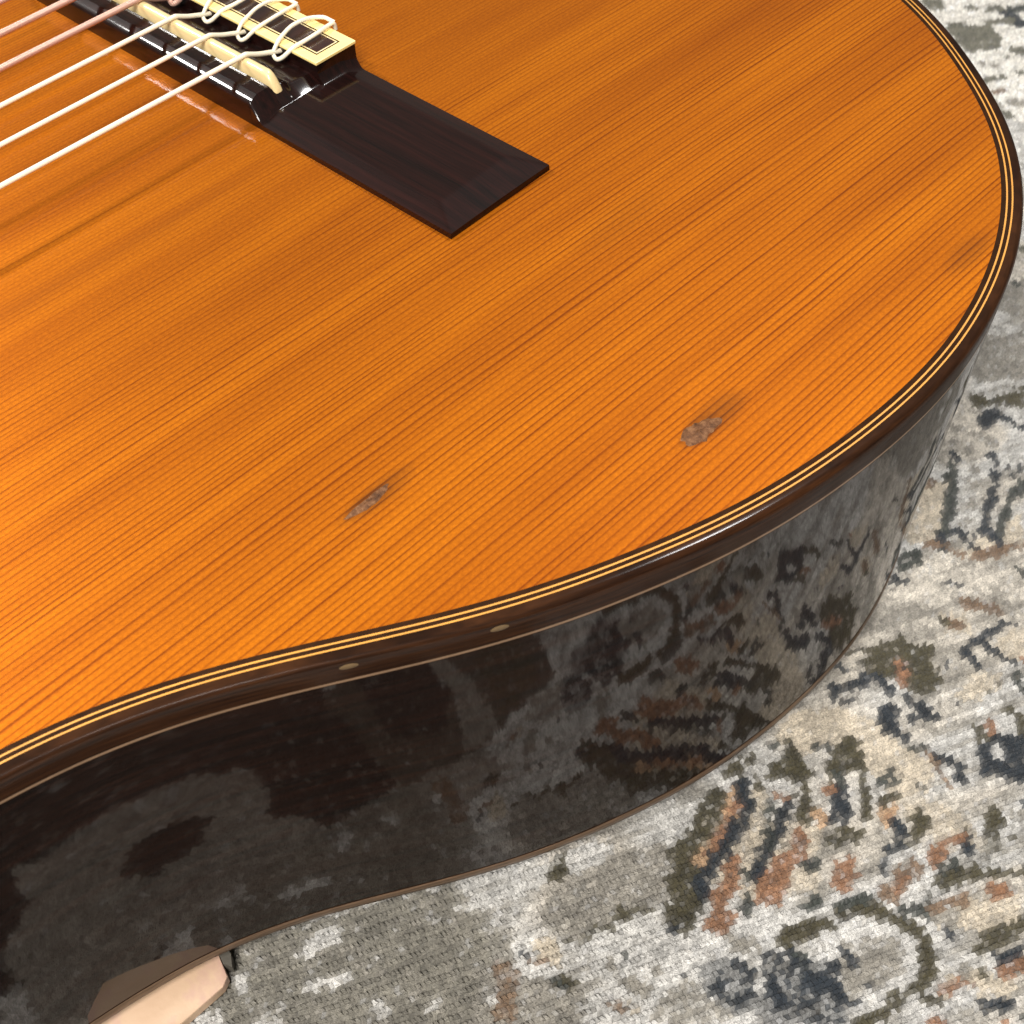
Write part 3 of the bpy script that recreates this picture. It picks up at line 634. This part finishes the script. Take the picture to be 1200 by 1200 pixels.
def vn(x, y, s, k):
    x = x / s + 1000.3; y = y / s + 1000.7
    i = np.floor(x).astype(int); j = np.floor(y).astype(int); fx = x - i; fy = y - j
    fx = fx * fx * (3 - 2 * fx); fy = fy * fy * (3 - 2 * fy); L = LAT[k]
    a = L[i % 256, j % 256]; b = L[(i + 1) % 256, j % 256]; c = L[i % 256, (j + 1) % 256]; d = L[(i + 1) % 256, (j + 1) % 256]
    return (a * (1 - fx) + b * fx) * (1 - fy) + (c * (1 - fx) + d * fx) * fy


def seg_dist(x, y, pts):
    best = np.full(x.shape, 1e9)
    for (ax, ay), (bx, by) in zip(pts[:-1], pts[1:]):
        ex, ey = bx - ax, by - ay; L = ex * ex + ey * ey + 1e-9
        t = np.clip(((x - ax) * ex + (y - ay) * ey) / L, 0, 1)
        best = np.minimum(best, np.hypot(x - ax - t * ex, y - ay - t * ey))
    return best


def in_poly(x, y, pts):
    r = np.zeros(x.shape, bool); n = len(pts)
    for k in range(n):
        (ax, ay), (bx, by) = pts[k], pts[k - 1]
        if ay == by: continue
        r ^= ((ay > y) != (by > y)) & (x < (bx - ax) * (y - ay) / (by - ay) + ax)
    return r


RUG_A = math.radians(-27.0)
CA, SA = math.cos(RUG_A), math.sin(RUG_A)


def rug_colour(x, y):
    """x, y (mm, guitar frame) of every knot -> linear wool colour."""
    N = len(x)
    r = x * CA + y * SA; q = -x * SA + y * CA                       # along / across the weave rows
    wob = .75
    xj = x + (vn(x, y, 2.6, 0) - .5) * 2.2 * wob + (RNG.random(N) - .5) * .9
    yj = y + (vn(x, y, 2.6, 1) - .5) * 2.2 * wob + (RNG.random(N) - .5) * .9
    C = np.tile(PAL['W'], (N, 1))
    m = np.clip((vn(x, y, 26, 2) * .6 + vn(r, q * 3, 30, 3) * .4 - .56) * 6, 0, .55)[:, None]
    C = C * (1 - m) + PAL['C'] * m
    ab = vn(r / 14, q, 1.5, 4) * .6 + vn(r, q, 7, 5) * .4            # abrash streaks running with the rows
    grey = np.clip((ab - .56) * 4.5, 0, .85)[:, None]
    C = C * (1 - grey) + PAL['G'] * grey
    sp = (vn(x, y, 3.6, 6) > .62) & (RNG.random(N) < .5)
    C[sp] = C[sp] * .45 + PAL['G'] * .38
    patch = .55 * RNG.random(N) + .45 * vn(r / 2.2, q, 1.5, 7)
    lo, hi = .12, .95
    seen = in_poly(x, y, RUG_MAIN)
    for dx, dy, sx, sy in TILES[1:] + TILES[:1]:
        xx = (xj - dx) * sx; yy = (yj - dy) * sy
        for c, wd, k, pts in RUG_MOTIFS:
            if (dx or dy) and c in 'NMV': continue                   # dark field plus the painted light and shade, drawn once
            P = np.array(pts); pad = wd + 1
            sel = np.nonzero((xx > P[:, 0].min() - pad) & (xx < P[:, 0].max() + pad) & (yy > P[:, 1].min() - pad) & (yy < P[:, 1].max() + pad))[0]
            if dx or dy: sel = sel[~seen[sel]]                        # the main medallion is drawn once, its repeats round it
            if not len(sel): continue
            xs, ys = xx[sel], yy[sel]
            ins = in_poly(xs, ys, pts) if wd == 0 else seg_dist(xs, ys, pts) < wd
            kk = lo + (hi - lo) * k if k < 1 else 2
            drop = ins & (patch[sel] >= kk); ins &= patch[sel] < kk
            C[sel[drop]] = C[sel[drop]] * .42 + PAL[c] * .58
            C[sel[ins]] = PAL[c]
            fl = sel[ins & (RNG.random(len(sel)) < .11)]; C[fl] = C[fl] * .6 + .10 * RNG.random((len(fl), 1)) + PAL['C'] * .16 * (RNG.random((len(fl), 1)) < .5)
    C = C * (1 + (RNG.random(N)[:, None] - .5) * .62) * (1 + (vn(r / 9, q, 1.02, 1)[:, None] - .5) * .45)
    light = (RNG.random(N) < .05) & (C.mean(1) > .13)
    C[light] = C[light] * .6 + .24
    return np.clip(C, .01, .86)


TILES = [(0, 0, 1, 1), (-215, 40, 1, 1), (240, -60, 1, 1), (30, -190, -1, 1), (-190, -150, 1, -1), (250, 190, 1, 1), (-60, 480, 1, 1), (-330, 60, -1, 1),
         (330, 420, -1, 1), (-420, 330, 1, 1), (-560, 120, 1, -1), (-640, 420, 1, 1), (60, 640, 1, 1), (-300, 640, -1, 1), (400, -250, 1, 1), (-520, -200, 1, 1)]

rug = bpy.data.objects.new("patterned_rug", None)
col.objects.link(rug)
rug.location = (-0.15, -0.05, 0.0)
rug['label'] = "cream and grey rug with distressed olive, navy and rust floral pattern under the guitar"
rug['category'] = "rug"
RZ = -95.6 + 110.0                                                  # pile height above the floor, mm


def rug_mesh(name, r0, r1, q0, q1, pitch, tuft, mask=None):
    n = int((r1 - r0) / pitch); m = int((q1 - q0) / pitch)
    ri = r0 + np.arange(n + 1) * pitch; qi = q0 + np.arange(m + 1) * pitch
    R, Q = np.meshgrid(ri, qi, indexing='ij')
    if tuft:
        R = R + (np.arange(m + 1) % 2)[None, :] * pitch * .5
        R = R + (RNG.random(R.shape) - .5) * pitch * .35; Q = Q + (RNG.random(R.shape) - .5) * pitch * .30
    Zc = np.full(R.shape, RZ - (1.7 if tuft else .6)) + ((RNG.random(R.shape) - .5) * .5 if tuft else 0)
    Rm = (R[:-1, :-1] + R[1:, :-1] + R[1:, 1:] + R[:-1, 1:]) / 4; Qm = (Q[:-1, :-1] + Q[1:, :-1] + Q[1:, 1:] + Q[:-1, 1:]) / 4
    gx = Rm * CA - Qm * SA; gy = Rm * SA + Qm * CA
    keep = np.ones(Rm.shape, bool) if mask is None else mask(Rm, Qm)
    C = rug_colour(gx[keep], gy[keep])
    idx = np.arange((n + 1) * (m + 1)).reshape(n + 1, m + 1)
    a, b, c, d = idx[:-1, :-1][keep], idx[1:, :-1][keep], idx[1:, 1:][keep], idx[:-1, 1:][keep]
    K = len(a)
    V = np.stack([R * CA - Q * SA, R * SA + Q * CA, Zc], -1).reshape(-1, 3)
    if tuft:
        jx = (RNG.random(K) - .5) * pitch * .45; jy = (RNG.random(K) - .5) * pitch * .45
        T = np.stack([gx[keep] + jx, gy[keep] + jy, RZ + (RNG.random(K) - .5) * .55], -1)
        t = len(V) + np.arange(K); V = np.vstack([V, T])
        F = np.stack([np.stack(z, -1) for z in ((a, b, t), (b, c, t), (c, d, t), (d, a, t))], 1).reshape(-1, 3)
        L = 3
    else:
        F = np.stack((a, b, c, d), -1); L = 4
    S = np.zeros((len(R.ravel()), 3)); W = np.zeros(len(R.ravel()))
    for z in (a, b, c, d):
        np.add.at(S, z, C); np.add.at(W, z, 1)
    CC = S / np.maximum(W, 1)[:, None]
    if tuft:                                                         # each flank of a knot: its own colour and a little of its neighbours'
        CC = np.stack([.60 * C + .20 * (CC[i] + CC[j]) for i, j in ((a, b), (b, c), (c, d), (d, a))], 1).reshape(-1, 3)
    V = V - np.array([rug.location.x * 1000, rug.location.y * 1000, 0])
    me = bpy.data.meshes.new(name)
    me.vertices.add(len(V)); me.vertices.foreach_set("co", (V / 1000).astype(np.float32).ravel())
    me.loops.add(F.size); me.loops.foreach_set("vertex_index", F.astype(np.int32).ravel())
    me.polygons.add(len(F)); me.polygons.foreach_set("loop_start", (np.arange(len(F)) * L).astype(np.int32))
    me.update(calc_edges=True)
    at = me.attributes.new("knot", 'FLOAT_COLOR', 'FACE' if tuft else 'POINT')
    at.data.foreach_set("color", np.c_[CC, np.ones(len(CC))].astype(np.float32).ravel())
    me.materials.append(M_PILE)
    o = bpy.data.objects.new(name, me); col.objects.link(o); o.parent = rug
    return o


# fine knots where the photograph looks, plain weave beyond
FR = (-130.0, 345.0, -265.0, 95.0)
pile = rug_mesh("pile", FR[0], FR[1], FR[2], FR[3], 1.02, True)
pile['kind'] = 'stuff'
outer = rug_mesh("woven_field", -820, 720, -720, 720, 5.0, False,
                 lambda R, Q: ~((R > FR[0] + 1) & (R < FR[1] - 1) & (Q > FR[2] + 1) & (Q < FR[3] - 1)))
outer['kind'] = 'stuff'
bk = [(r * CA - q * SA + 150, r * SA + q * CA + 50) for r, q in ((-822, -722), (722, -722), (722, 722), (-822, 722))]
mesh_obj("backing", [(x, y, .5) for x, y in bk] + [(x, y, RZ - 2.2) for x, y in bk],
         [(0, 1, 2, 3), (4, 5, 6, 7), (0, 1, 5, 4), (1, 2, 6, 5), (2, 3, 7, 6), (3, 0, 4, 7)],
         mat_plain("rug_backing", srgb(150, 140, 120), .9), rug, smooth=False)

# ------------------------------------------------------------------ guitar
guitar = bpy.data.objects.new("classical_guitar", None)
col.objects.link(guitar)
guitar.location = (0, 0, Z0)
guitar['label'] = "classical guitar with honey orange top and glossy dark rosewood sides lying on the rug"
guitar['category'] = "guitar"

HALF = [(148.9, 0.0), (149.4, 12.6), (149.1, 25.2), (147.9, 37.8), (145.4, 50.3), (141.7, 63.7), (137.6, 75.7), (132.9, 87.3), (127.6, 98.7), (121.5, 111.3), (115.5, 122.5), (108.4, 133.2), (100.1, 143.6), (89.8, 154.7), (79.1, 163.8), (66.8, 171.6), (53.3, 177.8), (39.0, 182.2), (22.6, 185.0), (7.4, 185.5), (-7.5, 184.4), (-22.4, 182.0), (-38.2, 177.8), (-51.9, 172.7), (-65.1, 166.8), (-77.8, 159.9), (-91.2, 151.5), (-103.3, 143.9), (-115.8, 137.1), (-129.1, 131.7), (-143.2, 127.9), (-159.1, 124.8), (-173.5, 122.4), (-187.8, 120.0), (-202.0, 118.4), (-218.0, 117.8), (-232.6, 118.2), (-247.1, 119.7), (-261.4, 122.3), (-277.1, 125.8),
        (-292, 129.6), (-305, 131.2), (-316, 128.5), (-325, 119), (-330, 103), (-332, 80), (-333, 45), (-333, 0)]
LOOP = [(x, -t) for x, t in HALF] + [(x, t) for x, t in HALF[-2:0:-1]]     # treble side first, then round the bass side
n_ = len(LOOP)
ext = LOOP[-4:] + LOOP + LOOP[:5]
ex = np.array(ext); cl = np.r_[0, np.cumsum(np.hypot(*np.diff(ex, axis=0).T))]
NS = 900
sv = np.linspace(cl[4], cl[4 + n_], NS, endpoint=False)
OX = spline(cl, ex[:, 0], sv); OY = spline(cl, ex[:, 1], sv)
dxs = np.roll(OX, -1) - np.roll(OX, 1); dys = np.roll(OY, -1) - np.roll(OY, 1); dl_ = np.hypot(dxs, dys)
NX, NY = dys / dl_, -dxs / dl_
if (OX * NX + OY * NY).sum() < 0: NX, NY = -NX, -NY


def sweep(name, prof, mat, parent=None, closed=True, angle=40):
    V = [(OX[i] + NX[i] * o, OY[i] + NY[i] * o, z) for i in range(NS) for o, z in prof]
    return mesh_obj(name, V, grid_faces(NS, len(prof), True, closed), mat, parent or guitar, True, angle)


def ring_at(o): return OX + NX * o, OY + NY * o


def plate(name, off, z, mat, hole=None, dome=0.0):
    bm = bmesh.new()
    px, py = ring_at(off)
    vs = [bm.verts.new((x / 1000, y / 1000, z / 1000)) for x, y in zip(px[::2], py[::2])]
    es = [bm.edges.new((vs[i], vs[(i + 1) % len(vs)])) for i in range(len(vs))]
    if hole:
        hv = [bm.verts.new(((hole[0] + hole[2] * math.cos(t)) / 1000, (hole[1] + hole[2] * math.sin(t)) / 1000, z / 1000)) for t in np.linspace(0, 2 * math.pi, 96, endpoint=False)]
        es += [bm.edges.new((hv[i], hv[(i + 1) % 96])) for i in range(96)]
    bmesh.ops.triangle_fill(bm, edges=es, use_beauty=True)
    if dome:
        bmesh.ops.subdivide_edges(bm, edges=bm.edges[:], cuts=2, use_grid_fill=True)
        ol = np.c_[px, py]
        for v in bm.verts:
            d = np.hypot(ol[:, 0] - v.co.x * 1000, ol[:, 1] - v.co.y * 1000).min()
            v.co.z += dome / 1000 * (1 - (1 - min(d / 95, 1)) ** 2)
    bmesh.ops.recalc_face_normals(bm, faces=bm.faces)
    me = bpy.data.meshes.new(name); bm.to_mesh(me); bm.free()
    me.materials.append(mat)
    me.polygons.foreach_set("use_smooth", [True] * len(me.polygons))
    o = bpy.data.objects.new(name, me); col.objects.link(o); o.parent = guitar
    return o


HOLE = (-181.0, 0.0, 43.0)
plate("soundboard", -4.3, 0.0, M_TOP, HOLE)
sweep("side", [(0, -5.75), (0, -30), (0, -60), (0, -86.3)], M_SIDE, closed=False)
bt = [(-2.12, -5.0), (-2.12, -.02), (-1.3, .0), (-.85, -.06), (-.5, -.2), (-.22, -.46), (-.06, -.82), (.02, -1.3), (.04, -2.5), (.04, -5.0)]
tb = sweep("top_binding", bt, M_BIND)
sweep("purfling_line", [(-2.42, -1), (-2.42, .02), (-2.12, .02), (-2.12, -1)], M_GOLD)['label'] = "outer gold purfling line"
sweep("purfling_line", [(-3.12, -1), (-3.12, .015), (-2.42, .015), (-2.42, -1)], M_DLINE)['label'] = "dark purfling line between the gold ones"
sweep("purfling_line", [(-3.44, -1), (-3.44, .025), (-3.12, .025), (-3.12, -1)], M_GOLD)['label'] = "inner gold purfling line"
sweep("purfling_line", [(-4.35, -1), (-4.35, .015), (-3.44, .015), (-3.44, -1)], M_DLINE)['label'] = "dark purfling line against the orange top"
sweep("side_purfling", [(-.5, -5.0), (.05, -5.0), (.05, -5.55), (-.5, -5.55)], M_SLINE)['label'] = "pale line along the upper side"
sweep("side_binding_veneer", [(-.5, -5.55), (.01, -5.55), (.01, -5.75), (-.5, -5.75)], M_DLINE)
bb = [(-3, -86.3), (.10, -86.3), (.28, -87.0), (.22, -88.6), (-.2, -89.2), (-.8, -89.5), (-3, -89.55)]
sweep("back_binding", bb, M_BBIND)
sweep("back_purfling", [(-.5, -85.9), (.03, -85.9), (.03, -86.3), (-.5, -86.3)], M_DLINE)
bk_ = plate("back", -2.9, -89.5, M_SIDE, None, -4.8)

# little pale dots let into the side binding
for q, zz in (((-93.0, -150.4), -1.75), ((-72.8, -162.7), -1.55)):
    k = int(np.argmin(np.hypot(OX - q[0], OY - q[1])))
    c = Vector((OX[k], OY[k], zz)); nv = Vector((NX[k], NY[k], 0)); tv = Vector((-NY[k], NX[k], 0)); uv = Vector((0, 0, 1))
    V = []; F = []
    for rr, dd in ((1.0, -.2), (1.0, .06), (.8, .12)):
        for j in range(18):
            t = 2 * math.pi * j / 18
            V.append(c + tv * (1.45 * rr * math.cos(t)) + uv * ((.62 if math.sin(t) > 0 else .55) * rr * math.sin(t)) + nv * dd)
    F = grid_faces(3, 18, False, True) + [tuple(range(36, 54))]
    mesh_obj("side_dot", V, F, M_DOT, guitar, True, 40)


# mended knots on the soundboard
def chip(cx, cy, lx, ly, rot, seed, label):
    R = np.random.default_rng(seed); V = []; nr, ns = 6, 26
    aa = np.arange(ns) * 2 * math.pi / ns; rad = 1 + .16 * np.sin(aa * 2 + R.random() * 6) + .14 * np.sin(aa * 3 + R.random() * 6) + .30 * (R.random(ns) - .5)
    for i in range(nr):
        f = i / (nr - 1)
        for j in range(ns):
            t = 2 * math.pi * j / ns
            a, b = lx * f * rad[j] * math.cos(t), ly * f * rad[j] * math.sin(t)
            x = cx + a * math.cos(rot) - b * math.sin(rot); y = cy + a * math.sin(rot) + b * math.cos(rot)
            V.append((x, y, .04 + (.20 * (1 - f ** 3) + .12 * (R.random() - .5) * (f < .95)) * (1 if f < .95 else .0) - (.05 if f == 1 else 0)))
    F = grid_faces(nr, ns, False, True)
    o = mesh_obj("mended_knot", V, F, M_CHIP, guitar, True, 30)
    o['label'] = label


chip(-23.2, -161.8, 3.7, 2.1, -.25, 3, "wider brown mended knot near the rim")
chip(-69.7, -131.9, 4.0, 1.1, .0, 8, "narrow brown mended knot in the middle of the top")

# ------------------------------------------------------------------ bridge
W2, L2, B2 = 14.2, 97.0, 41.6


def smooth(a): a = np.clip(a, 0, 1); return a * a * (3 - 2 * a)


def bridge_h(x, t):
    t = np.abs(t)
    e = np.minimum(np.clip((W2 - np.abs(x)) / 4.6, 0, 1), np.clip((L2 - t) / 7.5, 0, 1))
    zw = 1.2 + 1.2 * e + .15 * np.clip(1 - (x / W2) ** 2, 0, 1)
    front = np.interp(x, [-14.2, -13.95, -13.4, -12.7, -11.8, -8.4, -8.2, -5.0, -4.9, -3.5, 2.9], [4.4, 4.95, 5.32, 5.64, 6.02, 6.12, 5.2, 5.2, 5.6, 4.4, 3.9])
    rf = np.clip((t - 39.2) / 3.4, 0, 1) ** .9
    zf = zw + (front - zw) * (1 - rf)
    rt = np.clip((t - B2) / 2.6, 0, 1); rt = 1 - (1 - rt) ** 3.5
    zt = zw + (6.7 - zw) * (1 - rt)
    zt = np.where(t > B2, zw + (2.2) * (1 - np.clip((t - B2) / 2.4, 0, 1)) ** 2.4, 6.7)
    return np.where(x > 2.95, zt, zf)


xs = np.unique(np.r_[np.linspace(-W2, W2, 50), -14.1, -13.95, -13.7, -13.4, -13.05, -12.7, -12.3, -11.8, -8.4, -8.2, -5.0, -4.9, 2.92, 2.98])
ts = np.r_[np.linspace(0, 36, 30), np.linspace(36.4, 41.55, 16), np.linspace(41.65, 42.55, 8), 42.65, np.linspace(42.8, 48, 20), np.linspace(49, 88, 24), np.linspace(88.6, 97, 16)]
ts = np.unique(np.r_[-ts, ts])
XX, TT = np.meshgrid(xs, ts, indexing='ij')
ZZ = bridge_h(XX, TT)
V = np.stack([XX, TT, ZZ], -1).reshape(-1, 3).tolist()
nx_, nt_ = len(xs), len(ts)
F = grid_faces(nx_, nt_)
rim = [i * nt_ for i in range(nx_)] + [(nx_ - 1) * nt_ + j for j in range(1, nt_)] + [i * nt_ + nt_ - 1 for i in range(nx_ - 2, -1, -1)] + [j for j in range(nt_ - 2, 0, -1)]
b0 = len(V)
for k in rim: V.append((V[k][0] * 1.004, V[k][1] * 1.0008, -.05))
for k in range(len(rim)):
    k2 = (k + 1) % len(rim)
    F.append((rim[k], rim[k2], b0 + k2, b0 + k))
bridge = mesh_obj("bridge", V, F, M_BRIDGE, guitar, True, 32)

# bone saddle in its slot, ends rounded off
pts = np.r_[-40.2, -39.9, -39.4, -38.8, -38.1, -37.2, np.linspace(-36, 36, 25), 37.2, 38.1, 38.8, 39.4, 39.9, 40.2]
V = []
for t in pts:
    d = max(abs(t) - 37.0, 0) / 3.2
    zt = 8.3 - 3.9 * d ** 1.9
    for x, dz in ((-7.75, -9), (-7.75, -.8), (-7.5, -.25), (-7.0, .0), (-6.3, .0), (-5.8, -.25), (-5.55, -.8), (-5.55, -9)):
        V.append((x, t, max(zt + dz, 3.4)))
F = grid_faces(len(pts), 8) + [tuple(range(8)), tuple(range((len(pts) - 1) * 8, len(pts) * 8))]
mesh_obj("saddle", V, F, M_BONE, bridge, True, 45)


def frame_ring(name, x0, x1, y, wd, z0, z1, mat):
    V = []
    for o in (0, wd):
        for z in (z0, z1):
            V += [(x0 + o, -y + o, z), (x1 - o, -y + o, z), (x1 - o, y - o, z), (x0 + o, y - o, z)]
    F = []
    for i in range(4):
        j = (i + 1) % 4
        F += [(i, j, 4 + j, 4 + i), (4 + i, 4 + j, 12 + j, 12 + i), (12 + i, 12 + j, 8 + j, 8 + i), (8 + i, 8 + j, j, i)]
    o = mesh_obj(name, V, F, mat, bridge, False)
    b = o.modifiers.new("bevel", 'BEVEL'); b.width = .00014; b.segments = 2
    return o


frame_ring("tie_block_border", 2.75, 14.35, 41.8, 2.35, 6.55, 7.25, M_BONE2)
frame_ring("inlay_line", 5.1, 12.0, 39.45, .38, 6.55, 7.22, M_DLINE)['label'] = "dark inlay line"
frame_ring("inlay_line", 5.48, 11.62, 39.07, .36, 6.55, 7.24, M_BONE)['label'] = "pale inlay line"
pv = [(5.84, -38.71), (11.26, -38.71), (11.26, 38.71), (5.84, 38.71)]
mesh_obj("tie_block_panel", [(x, y, 6.6) for x, y in pv] + [(x, y, 7.2) for x, y in pv],
         [(4, 5, 6, 7), (0, 1, 5, 4), (1, 2, 6, 5), (2, 3, 7, 6), (3, 0, 4, 7)],
         mat_rosewood("tie_block_rosewood", (.014, .005, .004), (.036, .012, .008), .3, 1.0, .7, .1), bridge, False)

# ------------------------------------------------------------------ strings
SP = 11.956
names = ["thin clear nylon string nearest the pale saddle end", "second pale nylon string", "third pale nylon string",
         "wound string next to the nylon ones", "middle wound bass string", "outermost wound bass string"]
for i in range(6):
    y0 = -SP * (2.5 - i)
    yn = -8.6 * (2.5 - i)
    r = (.54, .50, .52, .70, .74, .78)[i]
    zs = 8.3 + r
    s0 = Vector((-656.6, yn, 12.0)); s1 = Vector((-6.6, y0, zs))
    P = [s0.lerp(s1, f) for f in (0, .3, .6, .8, .9, .95, .985)]
    P += [Vector((-7.6, y0, zs - .01)), Vector((-6.6, y0, zs)), Vector((-5.8, y0 - .02, zs - .16)), Vector((-3.0, y0 - .05, 7.45)), Vector((0.2, y0 - .05, 6.4)), Vector((2.3, y0, 5.7)), Vector((4.2, y0 + .05, 5.3))]
    path = P[:7] + catmull(P[7:], 5)
    Vt, Ft = tube(path, r, 12)
    # the tail comes back over the tie block, under the string in front of it and over the block again
    h = 7.25 + r
    k = (1.0, .96, 1.04, .9, .9, .9)[i]; j = (0, .25, -.2, .1, -.1, .2)[i]
    Q = [(15.8, -3.9, 6.3), (15.3, -4.0, h + .05), (13.6, -4.0, h + .2), (10.4, -4.5 + j, h + .3), (6.6, -4.6 + j, h + .2), (3.8, -4.2, h - .1), (2.1, -3.5, 6.7), (1.2, -2.6, 5.7),
         (.5, -1.5, 5.2), (.7, -.3, 5.7), (1.6, .1, 6.6), (3.0, .1, h + .05), (5.2, .5 - j, h + .7), (7.9, .9 - j, h + 1.05), (11.4, .9, h + .9), (13.9, .2, h + .55), (15.2, -1.2, h + .45), (15.4, -2.6, h + .35), (15.9, -3.6, h - .1)]
    Q = [(x, y0 + y * k, z) for x, y, z in Q]
    V2, F2 = tube(catmull(Q, 6), r * .86, 10)
    o = mesh_obj("string", list(Vt) + list(V2), Ft + [tuple(k + len(Vt) for k in f) for f in F2], M_NYLON if i < 3 else M_WOUND, guitar, True, 60)
    o['label'] = names[i]


# ------------------------------------------------------------------ the rest of the guitar, out of the frame
M_EBONY = mat_rosewood("ebony_fingerboard", (.005, .004, .0035), (.013, .010, .008), .35, .5, .4, .2)
M_NECK = mat_rosewood("neck_cedar", (.10, .035, .015), (.17, .065, .03), .4, .5, .6, .15)


def prism(name, pts, z0, z1, mat, parent, bev=.6):
    n = len(pts)
    V = [(x, y, z0) for x, y in pts] + [(x, y, z1) for x, y in pts]
    o = mesh_obj(name, V, [tuple(range(n)), tuple(range(n, 2 * n))] + [(i, (i + 1) % n, n + (i + 1) % n, n + i) for i in range(n)], mat, parent, False)
    b = o.modifiers.new("bevel", 'BEVEL'); b.width = bev / 1000; b.segments = 2; b.limit_method = 'ANGLE'
    return o


fb = prism("fingerboard", [(-656, -26), (-225, -31), (-225, 31), (-656, 26)], .15, 6.0, M_EBONY, guitar)
M_FRET = NT("nickel_fret").set(Base_Color=(.6, .58, .54, 1), Metallic=1.0, Roughness=.3).m
for k in range(1, 19):
    x = -656.6 + 650 * (1 - 2 ** (-k / 12)); hw = 26 + 5 * (x + 656) / 431 - .4
    prism("fret", [(x - .6, -hw), (x + .6, -hw), (x + .6, hw), (x - .6, hw)], 5.8, 6.9, M_FRET, fb, .4)
prism("nut", [(-661.5, -26), (-656.2, -26), (-656.2, 26), (-661.5, 26)], -1, 11.9, M_BONE, guitar)
nv = []
for x, hw, dp in ((-660, 25.6, -20), (-500, 27.2, -21), (-370, 28.6, -24), (-345, 29, -40), (-334.2, 29, -82)):
    for t in np.linspace(0, math.pi, 13): nv.append((x, hw * math.cos(t), dp * math.sin(t) ** .8))
nf = grid_faces(5, 13) + [tuple(range(13)), tuple(range(52, 65))] + [(i * 13, (i + 1) * 13, (i + 1) * 13 + 12, i * 13 + 12) for i in range(4)]
mesh_obj("neck", nv, nf, M_NECK, guitar, True, 50)
hd = prism("headstock", [(-662, -25), (-690, -33), (-830, -37), (-848, -20), (-842, 0), (-848, 20), (-830, 37), (-690, 33), (-662, 25)], -19, -1.5, M_NECK, guitar)
for k in range(3):
    for sgn in (-1, 1):
        Vt, Ft = tube([(-715 - 38 * k, sgn * 33, -10), (-715 - 38 * k, sgn * 46, -10), (-715 - 38 * k, sgn * 50, -10), (-715 - 38 * k, sgn * 58, -10)], [2.5, 2.5, 6.5, 6.0], 12)
        mesh_obj("tuner", Vt, Ft, M_BONE, hd, True, 40)
rv = []
for rr in (43.0, 46.0, 52.0, 58.0):
    for t in np.linspace(0, 2 * math.pi, 96, endpoint=False): rv.append((HOLE[0] + rr * math.cos(t), rr * math.sin(t), .03 if rr > 43 else .02))
for q in (0, 1, 2):
    mesh_obj("rosette_ring", rv[q * 96:(q + 2) * 96], grid_faces(2, 96, False, True), (M_DLINE, M_GOLD, M_DLINE)[q], guitar, False)
Vh = [(HOLE[0] + 43 * math.cos(t), 43 * math.sin(t), z) for z in (.0, -2.5) for t in np.linspace(0, 2 * math.pi, 96, endpoint=False)]
mesh_obj("soundhole_edge", Vh, grid_faces(2, 96, False, True), M_NECK, guitar, True)

# ------------------------------------------------------------------ pale pad under the waist
PADP = [(-122.5, -128), (-124.3, -132.6), (-125.6, -136.3), (-127.5, -137.2), (-131.5, -137.0), (-138.2, -136.6), (-147, -136.0), (-151, -131), (-151, -112), (-122.5, -112)]
cx_ = sum(p[0] for p in PADP) / len(PADP); cy_ = sum(p[1] for p in PADP) / len(PADP)
V = []
for z, k in ((-95.9, 1.0), (-93.5, 1.0), (-93.1, .996), (-93.0, .985)):
    for x, y in PADP: V.append((cx_ + (x - cx_) * k - cx_, cy_ + (y - cy_) * k - cy_, z + 95.6))
np_ = len(PADP)
pad = mesh_obj("support_pad", V, grid_faces(4, np_, False, True) + [tuple(range(np_)), tuple(range(3 * np_, 4 * np_))], M_PAD, None, True, 50, loc=(cx_ / 1000, cy_ / 1000, (110 - 95.6) / 1000))
pad['label'] = "smooth pale pinkish tan pad with a cut end tucked under the guitar's waist"
pad['category'] = "pad"
V = [(-120.5, -126, 0), (-122.3, -133.6, 0), (-123.8, -135.8, 0), (-124.6, -134, 0), (-122.4, -127, 0)]
nb = len(V)
blk = mesh_obj("dark_wedge", [(x + 122, y + 132, 0) for x, y, _ in V] + [(x + 122, y + 132, 3.2) for x, y, _ in V],
               [tuple(range(nb)), tuple(range(nb, 2 * nb))] + [(i, (i + 1) % nb, nb + (i + 1) % nb, nb + i) for i in range(nb)],
               mat_plain("dark_felt", srgb(74, 70, 62), .8, bump=.0002), None, False, loc=(-.122, -.132, (110 - 95.6) / 1000))
blk['label'] = "small dark grey wedge beside the cut end of the pale pad under the guitar"
blk['category'] = "wedge"
